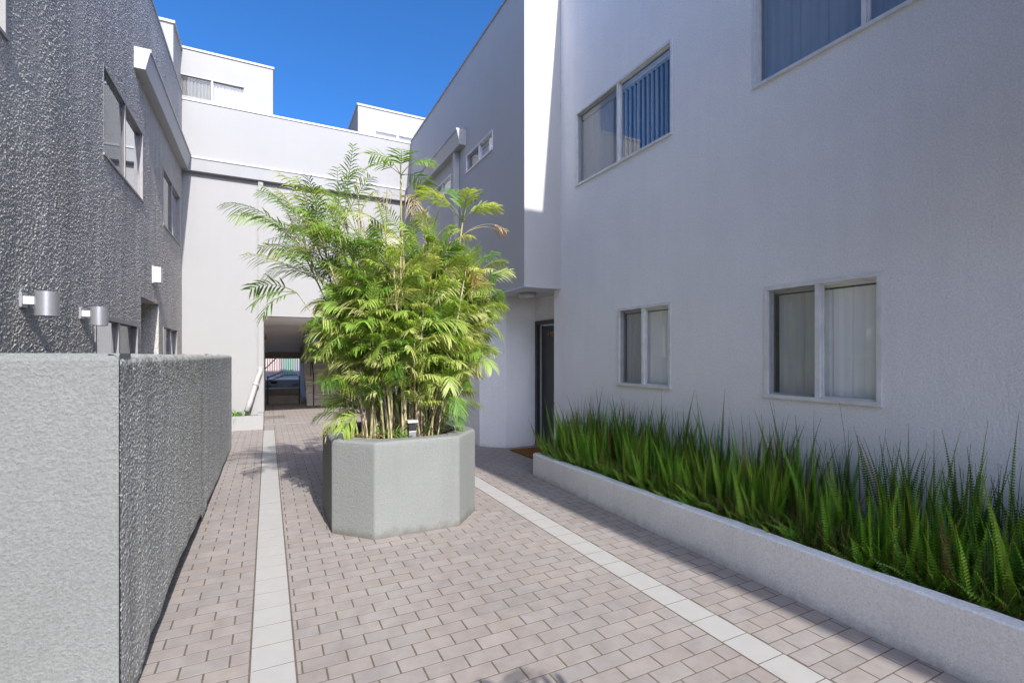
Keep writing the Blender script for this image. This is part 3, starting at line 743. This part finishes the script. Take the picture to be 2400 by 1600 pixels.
def build_cane(bx, by, tx, ty, tz, fr=(.38, 1.0), nf=6, r0=.013, L=(.42,.68), bright=.5, spread=None, droop=1.0):
    q, pts = cane_mesh((bx, by, 0), (tx, ty, tz), r0, (random.uniform(-.05,.05), random.uniform(-.05,.05)))
    q.build('cane', M['cane'], bp_, colors=True)
    a0 = math.atan2(ty, tx) if spread is None else spread
    for k in range(nf):
        s = fr[0]+(fr[1]-fr[0])*((k+random.random()*.6)/nf)**.8
        s = min(s, 1)
        p = along(pts, s)
        az = a0 + random.gauss(0, 1.3) if k < nf-2 else a0+random.uniform(-2.6, 2.6)
        el = random.uniform(.45, 1.35) + (.15 if k >= nf-2 else 0)
        c, t = pick(random.random() < bright)
        Lf = random.uniform(*L)
        frond(crown, p, az, el, Lf, random.randint(13, 18), random.uniform(.13,.20), random.uniform(.0090,.0145), c, t, droop=random.uniform(.9,2.3)*droop, twist=random.uniform(-.7,.7), sag=.45, fwd=random.uniform(.7,1.4))
    return pts
rr = random.Random(5)
# the mass: canes fan out of the soil, (tip x, tip y, tip z) relative to the planter centre / soil
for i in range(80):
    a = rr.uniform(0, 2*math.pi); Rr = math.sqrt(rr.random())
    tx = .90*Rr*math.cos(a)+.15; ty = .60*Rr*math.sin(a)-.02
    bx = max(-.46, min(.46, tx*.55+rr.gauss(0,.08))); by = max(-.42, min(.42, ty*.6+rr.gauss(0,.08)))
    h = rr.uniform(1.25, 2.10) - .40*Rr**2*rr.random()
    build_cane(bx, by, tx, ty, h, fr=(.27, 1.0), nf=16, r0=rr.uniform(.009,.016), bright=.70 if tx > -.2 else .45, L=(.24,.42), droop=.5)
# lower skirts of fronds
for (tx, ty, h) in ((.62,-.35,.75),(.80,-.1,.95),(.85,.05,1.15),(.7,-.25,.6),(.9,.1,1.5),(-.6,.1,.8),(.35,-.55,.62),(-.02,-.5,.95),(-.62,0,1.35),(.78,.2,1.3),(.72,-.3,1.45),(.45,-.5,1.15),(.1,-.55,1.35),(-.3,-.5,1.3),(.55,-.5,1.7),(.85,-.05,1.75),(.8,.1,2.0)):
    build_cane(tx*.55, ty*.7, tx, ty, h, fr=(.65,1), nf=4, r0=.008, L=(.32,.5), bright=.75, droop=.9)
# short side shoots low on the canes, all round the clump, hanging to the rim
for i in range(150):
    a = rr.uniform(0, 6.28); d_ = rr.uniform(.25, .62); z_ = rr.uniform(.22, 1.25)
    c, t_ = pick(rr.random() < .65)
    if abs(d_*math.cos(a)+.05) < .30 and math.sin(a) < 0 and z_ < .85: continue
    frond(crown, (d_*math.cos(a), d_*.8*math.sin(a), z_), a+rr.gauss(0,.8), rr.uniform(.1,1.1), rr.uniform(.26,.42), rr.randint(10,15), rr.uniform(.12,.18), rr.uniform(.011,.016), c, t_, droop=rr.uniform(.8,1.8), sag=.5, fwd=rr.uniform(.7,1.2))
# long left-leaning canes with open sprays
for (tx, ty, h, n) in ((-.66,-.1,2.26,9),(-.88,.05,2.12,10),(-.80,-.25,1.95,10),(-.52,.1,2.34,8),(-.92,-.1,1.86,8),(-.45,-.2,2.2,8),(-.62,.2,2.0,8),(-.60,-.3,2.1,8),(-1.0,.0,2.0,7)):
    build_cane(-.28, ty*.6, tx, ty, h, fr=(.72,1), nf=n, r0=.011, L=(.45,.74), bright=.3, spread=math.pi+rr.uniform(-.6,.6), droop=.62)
# thin branch hanging out at lower left
pts = build_cane(-.35,-.2,-.98,-.15,1.42, nf=0, r0=.007)
for az, el in ((2.9,.5),(3.3,.1),(3.6,-.2)): frond(crown, pts[-1], az, el, .42, 9, .17, .02, GREENS[1][0], GREENS[2][1], 1.2)
pts = build_cane(-.35,-.1,-.50,-.2,1.02, nf=0, r0=.007)
for az, el in ((3.2,.45),(2.7,.2),(3.9,.1)): frond(crown, pts[-1], az, el, .42, 12, .19, .015, GREENS[4][0], GREENS[3][1], 1.3)
# two heads standing above the mass
pts = build_cane(.0,.05,.02,.0,2.72, nf=0, r0=.016)
for az, el, L_ in ((.1,1.0,.45),(.5,.45,.42),(2.6,1.1,.42),(1.6,1.35,.42),(3.3,.6,.35),(4.5,1.0,.35),(5.6,.9,.36)): frond(crown, pts[-1], az, el, L_, 9, .21, .018, GREENS[1][0] if L_ < .4 else GREENS[0][0], GREENS[4][1], 1.3, base=.3)
for az in (.3, 3.4, 5.2, -.3): frond(dead, along(pts, .92), az, .1, .34, 7, .14, .008, (.42,.34,.22), (.45,.33,.2), 2.4, rach=(.45,.36,.22), sag=.7)
pts = build_cane(.35,.0,.66,-.12,2.28, nf=0, r0=.017)
for az, el, L_ in ((.0,1.0,.46),(.6,1.25,.5),(2.8,1.05,.62),(3.3,.75,.6),(1.9,1.4,.52),(-.5,.8,.42),(4.6,1.1,.4)): frond(crown, pts[-1], az, el, L_, 11, .20, .022, GREENS[2][0] if el < 1.2 else GREENS[1][0], GREENS[3][1], .95, base=.32, fwd=1.3)
for az in (-.1, -.5): frond(dead, along(pts, .93), az, .7, .55, 5, .10, .014, (.42,.26,.10), (.5,.3,.12), 1.5, rach=(.5,.42,.25), base=.7)
for az in (0, .9, -1.): frond(dead, along(pts, .8), az, -.2, .35, 9, .2, .02, (.40,.22,.10), (.45,.25,.12), 1.5, rach=(.4,.25,.12))
# bare dead canes sticking up
for (bx, tx, h, r) in ((-.2,-.42,2.62,.012),(-.1,-.50,2.42,.008),(-.2,-.38,2.35,.008),(0,-.30,2.28,.009),(.0,-.12,2.55,.009),(.1,.0,2.35,.010),(-.1,-.25,2.22,.007)):
    build_cane(bx, .05, tx, rr.uniform(-.1,.1), h, nf=0, r0=r)
# dead fronds in the middle and litter on the soil
for i in range(26):
    a = rr.uniform(0, 6.28); d_ = rr.uniform(.1,.45)
    frond(dead, (d_*math.cos(a), d_*math.sin(a), rr.uniform(.5,1.6)), a+rr.uniform(-1,1), rr.uniform(-.6,.3), rr.uniform(.2,.38), 7, .12, .009, (.36,.29,.17), (.42,.32,.18), 1.8, rach=(.45,.36,.22), sag=.8)
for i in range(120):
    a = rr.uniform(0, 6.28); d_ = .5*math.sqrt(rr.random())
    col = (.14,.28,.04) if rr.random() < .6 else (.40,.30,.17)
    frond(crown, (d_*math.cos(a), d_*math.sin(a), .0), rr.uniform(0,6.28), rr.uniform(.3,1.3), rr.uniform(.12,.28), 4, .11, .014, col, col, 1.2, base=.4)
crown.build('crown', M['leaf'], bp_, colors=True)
dead.build('dry_fronds', M['dry'], bp_, colors=True)

# little louvred garden light among the canes
t = empty('garden_light', 'small grey louvred bollard light among the canes in the octagonal planter', 'garden light', loc=(1.24, 4.62, .76))
q = MB(); q.box(-.035,.035,-.035,.035,0,.12); q.build('post', M['silver'], t, bevel=.003)
q = MB(); q.box(-.032,.032,-.032,.032,.12,.20); q.build('lamp_housing', M['black'], t)
q = MB(); q.box(-.05,.05,-.05,.05,.20,.222); q.build('cap', M['white'], t, bevel=.003)

# ------------------------------------------------------------------ rear corner planter with spider plant
cpn = empty('corner_planter', 'low white stucco planter at the foot of the rear wall beside the passage', 'planter', loc=(0,0,0))
q = MB(); q.box(XL+.005, -.09, 11.93, 12.06, 0, .30); q.box(-.19, -.09, 12.06, YB-.002, 0, .33); q.build('kerb', M['wallB'], cpn)
q = MB(); q.box(XL+.005, -.19, 12.06, YB-.002, 0, .25); q.build('soil', M['soil'], cpn)
def strap_plant(loc, n, L, label, colr, name='spider_plant', cat='plant', mat='fern'):
    q = MB()
    for i in range(n):
        az = random.uniform(0, 6.28); el = random.uniform(.3, 1.3); p = Vector((random.uniform(-.06,.06), random.uniform(-.06,.06), 0)); e = el
        seg = 7; l = L*random.uniform(.6, 1.1); w_ = .022; row = []
        cc = tuple(x*random.uniform(.8,1.3) for x in colr)
        for k in range(seg+1):
            d = V3(az, e); s = d.cross(Vector((0,0,1))).normalized(); ww = w_*(1-(k/seg)**2)*.5+.001
            q.cur = (*cc, 1); row.append((q.pt(p-s*ww), q.pt(p+s*ww))); p = p + d*l/seg; e -= .33
        for a, b in zip(row, row[1:]): q.idx((a[0], a[1], b[1], b[0]), True)
    o = q.build(name, M[mat], colors=True); o.location = loc
    return tag(o, label, cat)
strap_plant((-.60, 12.2, .25), 70, .42, 'small spider plant with arching blades in the rear corner planter', (.17,.30,.06))

# ------------------------------------------------------------------ fern bed
fbd = empty('fern_planter', 'long low speckled stucco planter wall along the right building', 'planter', loc=(0,0,0))
def cx_(y): return 3.068 + (y-1.1)*(.115/4.68)
def ct_(y): return .362 - (y-.9)*(.075/4.9)
q = MB(); ys = [-.6+i*.09 for i in range(72)]; ys = [y for y in ys if y < 5.72] + [5.76, 5.79]
rows = []; rnd = random.Random(9)
for y in ys:
    x = cx_(y); z = ct_(y); wi = .105+rnd.uniform(-.006,.006)+.012*math.sin(y*3.1)
    if y > 5.73: x += .03; z -= .008
    if y > 5.77: x += .03
    rows.append([q.pt(p) for p in ((x, y, -.003), (x, y, z-.012), (x+.012, y, z), (x+wi, y, z-.004), (x+wi+.012, y, z-.03), (x+wi+.012, y, .1))])
for a, b in zip(rows, rows[1:]):
    for k in range(5): q.idx((a[k], a[k+1], b[k+1], b[k]), k in (1, 3))
q.idx(rows[-1])
q.box(3.30, 3.998, 5.70, 5.79, -.003, .275)
q.build('kerb', M['curb'], fbd)
q = MB()
nx, ny = 12, 90
gr = [[q.pt((3.235+.755*i/nx, -.6+6.3*j/ny, .24+.02*math.sin(i*2.1+j*.7)+rnd.uniform(-.012,.012)+.0*i)) for i in range(nx+1)] for j in range(ny+1)]
for j in range(ny):
    for i in range(nx): q.idx((gr[j][i], gr[j][i+1], gr[j+1][i+1], gr[j+1][i]))
q.build('soil', M['soil'], fbd)

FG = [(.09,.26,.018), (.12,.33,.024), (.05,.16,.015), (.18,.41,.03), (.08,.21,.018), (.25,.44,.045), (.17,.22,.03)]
def fern_frond(mb, p, az, el, L, w, col, droop, curl=0.0):
    P = Vector(p); seg = 12; e = el; pts = [P.copy()]; ds = []
    for i in range(seg):
        d = V3(az, e); ds.append(d); P = P+d*(L/seg); pts.append(P.copy()); e -= droop/seg*(.3+1.7*(i/seg)**2)
    ds.append(ds[-1])
    mb.cur = (col[0]*1.3, col[1]*.8, col[2], 1)
    mb.tube(pts, [.0032*(1-.7*i/seg) for i in range(seg+1)], 3, cap=False)
    n = int(L/.0195); tw = random.uniform(-.9, .9)
    for j in range(n):
        t = .14+.85*(j+.5)/n; f = t*seg; i = min(int(f), seg-1)
        q = pts[i].lerp(pts[i+1], f-i); d = ds[i].lerp(ds[i+1], f-i).normalized()
        s0 = d.cross(Vector((math.cos(az+tw+1.57), math.sin(az+tw+1.57), .15))).normalized()
        nrm = s0.cross(d)
        # widest near the middle, narrowing to a tip
        ww = w*(.40+.60*math.sin(math.pi*min(1, t*1.15)**.9))*(1 if t < .55 else max(.20, 1-((t-.55)/.45)**1.8))
        v = random.uniform(.85,1.15); c = (col[0]*v, col[1]*v, col[2]*v, 1); h = .0056
        for s in (-1, 1):
            dd = (s0*s + d*.12 + nrm*(.12+curl)).normalized()
            a = q; tip = q+dd*ww
            mb.cur = c
            mb.idx((mb.pt(a-d*h), mb.pt(a+dd*ww*.55-d*h*.9), mb.pt(tip+d*h*.2), mb.pt(a+dd*ww*.5+d*h*.9), mb.pt(a+d*h)))
fr = random.Random(21); random.seed(21)
ferns = MB()
yy = 5.62
clumps = []
for i in range(290):
    y = fr.uniform(.55, 5.66); x = fr.uniform(3.30, 3.93)
    clumps.append((x, y))
for (x, y) in clumps:
    back = (x-3.30)/.63
    nfr = fr.randint(5, 8)
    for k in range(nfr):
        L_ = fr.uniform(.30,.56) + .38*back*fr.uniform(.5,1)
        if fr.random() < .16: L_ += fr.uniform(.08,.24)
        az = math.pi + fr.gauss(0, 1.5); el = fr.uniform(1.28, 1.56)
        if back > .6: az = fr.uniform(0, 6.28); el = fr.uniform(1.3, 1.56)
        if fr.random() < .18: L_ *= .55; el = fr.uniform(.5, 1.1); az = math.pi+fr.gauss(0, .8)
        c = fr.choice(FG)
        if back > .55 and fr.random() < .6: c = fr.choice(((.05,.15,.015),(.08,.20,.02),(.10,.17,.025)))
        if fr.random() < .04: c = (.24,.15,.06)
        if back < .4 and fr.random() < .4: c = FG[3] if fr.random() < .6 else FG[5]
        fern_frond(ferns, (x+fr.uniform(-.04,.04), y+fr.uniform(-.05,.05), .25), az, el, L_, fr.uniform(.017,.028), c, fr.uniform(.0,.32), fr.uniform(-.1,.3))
for i in range(230):        # short young fronds and curled ones along the front edge
    x = fr.uniform(3.27, 3.45); y = fr.uniform(.55, 5.66)
    for k in range(2):
        fern_frond(ferns, (x, y, .255), math.pi+fr.gauss(0,1.4), fr.uniform(.7,1.5), fr.uniform(.10,.30), fr.uniform(.016,.030), fr.choice(((.20,.42,.04),(.26,.46,.05),(.14,.32,.03),(.09,.21,.02))), fr.uniform(.2,1.5), fr.uniform(-.1,.3))
tag(ferns.build('sword_ferns', M['fern'], colors=True), 'dense bed of upright dark green sword ferns along the right wall', 'ferns', kind='stuff')
# undergrowth: bare stalks, small leaves
ug = MB()
for i in range(4600):
    y = fr.uniform(.5, 5.7); x = 3.29+.50*fr.random()**1.6
    az = fr.uniform(0, 6.28); e = fr.uniform(.8, 1.5); l = fr.uniform(.10, .34); p = Vector((x, y, .245)); row = []
    c = fr.choice(((.26,.25,.06),(.30,.26,.09),(.16,.24,.04),(.17,.11,.05)))
    for k in range(4):
        d = V3(az, e); s = d.cross(Vector((0,0,1))).normalized(); ww = .0016
        ug.cur = (*c, 1); row.append((ug.pt(p-s*ww), ug.pt(p+s*ww))); p = p+d*l/3; e -= .18
    for a, b in zip(row, row[1:]): ug.idx((a[0], a[1], b[1], b[0]), True)
for i in range(1500):
    y = fr.uniform(.5, 5.7); x = 3.28+.32*fr.random()**1.3
    az = fr.uniform(0, 6.28); p = Vector((x, y, .25+fr.uniform(0,.07))); c = fr.choice(((.16,.30,.04),(.10,.20,.03),(.20,.30,.06),(.12,.08,.03)))
    leaflet(ug, p, V3(az, fr.uniform(.1,1.2)), Vector((0,0,1)), fr.uniform(.025,.06), fr.uniform(.012,.024), c, c, .4)
tag(ug.build('undergrowth', M['fern'], colors=True), 'tangle of thin brown stalks and small leaves under the ferns', 'undergrowth', kind='stuff')

# ------------------------------------------------------------------ palm behind the photographer: its leaf tips shade the near paving
pm = empty('potted_palm', 'palm standing just behind the viewpoint whose leaf tips shade the near paving', 'palm', loc=(.95,-1.28,0))
q = MB(); q.cyl((0,0), .18, 0, .42, 28, .26); q.build('pot', M['conc'], pm)
q = MB(); q.cur = (.3,.25,.16,1); q.tube([(0,0,.4),(.02,.02,1.1),(0,.05,1.7)], [.05,.04,.03], 8); q.build('trunk', M['cane'], pm, colors=True)
q = MB()
for az, el in ((1.2,.9),(1.9,.8),(2.6,.9),(.6,.9),(3.4,.9),(4.3,.9),(5.2,.9)):
    frond(q, (0,.05,1.7), az, el, .8, 8, .40, .034, GREENS[1][0], GREENS[1][1], .9)
q.build('crown', M['leaf'], pm, colors=True)

# ------------------------------------------------------------------ camera, light, world
cam = bpy.data.cameras.new('camera'); co = bpy.data.objects.new('camera', cam); COL.objects.link(co)
co.location = (0, 0, 1.6); co.rotation_euler = (R(90), 0, -R(26.668))
cam.sensor_width = 36; cam.lens = 17.097; cam.shift_y = .01403; cam.clip_end = 1000; cam.clip_start = .05
scene.camera = co

sd = Vector((-.085, 1.32, -1.0)).normalized()          # direction the light travels
sun = bpy.data.lights.new('sun', 'SUN'); so = bpy.data.objects.new('sun', sun); COL.objects.link(so)
sun.energy = 2.2; sun.angle = R(.53); sun.color = (1.0, .97, .93)
so.rotation_euler = sd.to_track_quat('-Z', 'Y').to_euler(); so.location = (0,0,20)
elev = math.asin(-sd.z)
wd = bpy.data.worlds.new('World'); scene.world = wd; wd.use_nodes = True
nt = wd.node_tree; bg = nt.nodes['Background']
sk = nt.nodes.new('ShaderNodeTexSky'); sk.sky_type = 'NISHITA'; sk.sun_disc = False
sk.sun_elevation = elev; sk.sun_rotation = math.atan2(-sd.x, -sd.y)
sk.altitude = 200; sk.air_density = .55; sk.dust_density = 2.7; sk.ozone_density = 6.0
hs = nt.nodes.new('ShaderNodeHueSaturation'); hs.inputs['Saturation'].default_value = 1.2
nt.links.new(sk.outputs[0], hs.inputs['Color']); nt.links.new(hs.outputs[0], bg.inputs[0]); bg.inputs[1].default_value = .11
scene.view_settings.view_transform = 'Standard'; scene.view_settings.look = 'None'
scene.view_settings.exposure = 1.72; scene.view_settings.gamma = 1
scene.cycles.max_bounces = 8; scene.cycles.diffuse_bounces = 5; scene.cycles.transparent_max_bounces = 16
scene.cycles.use_denoising = True
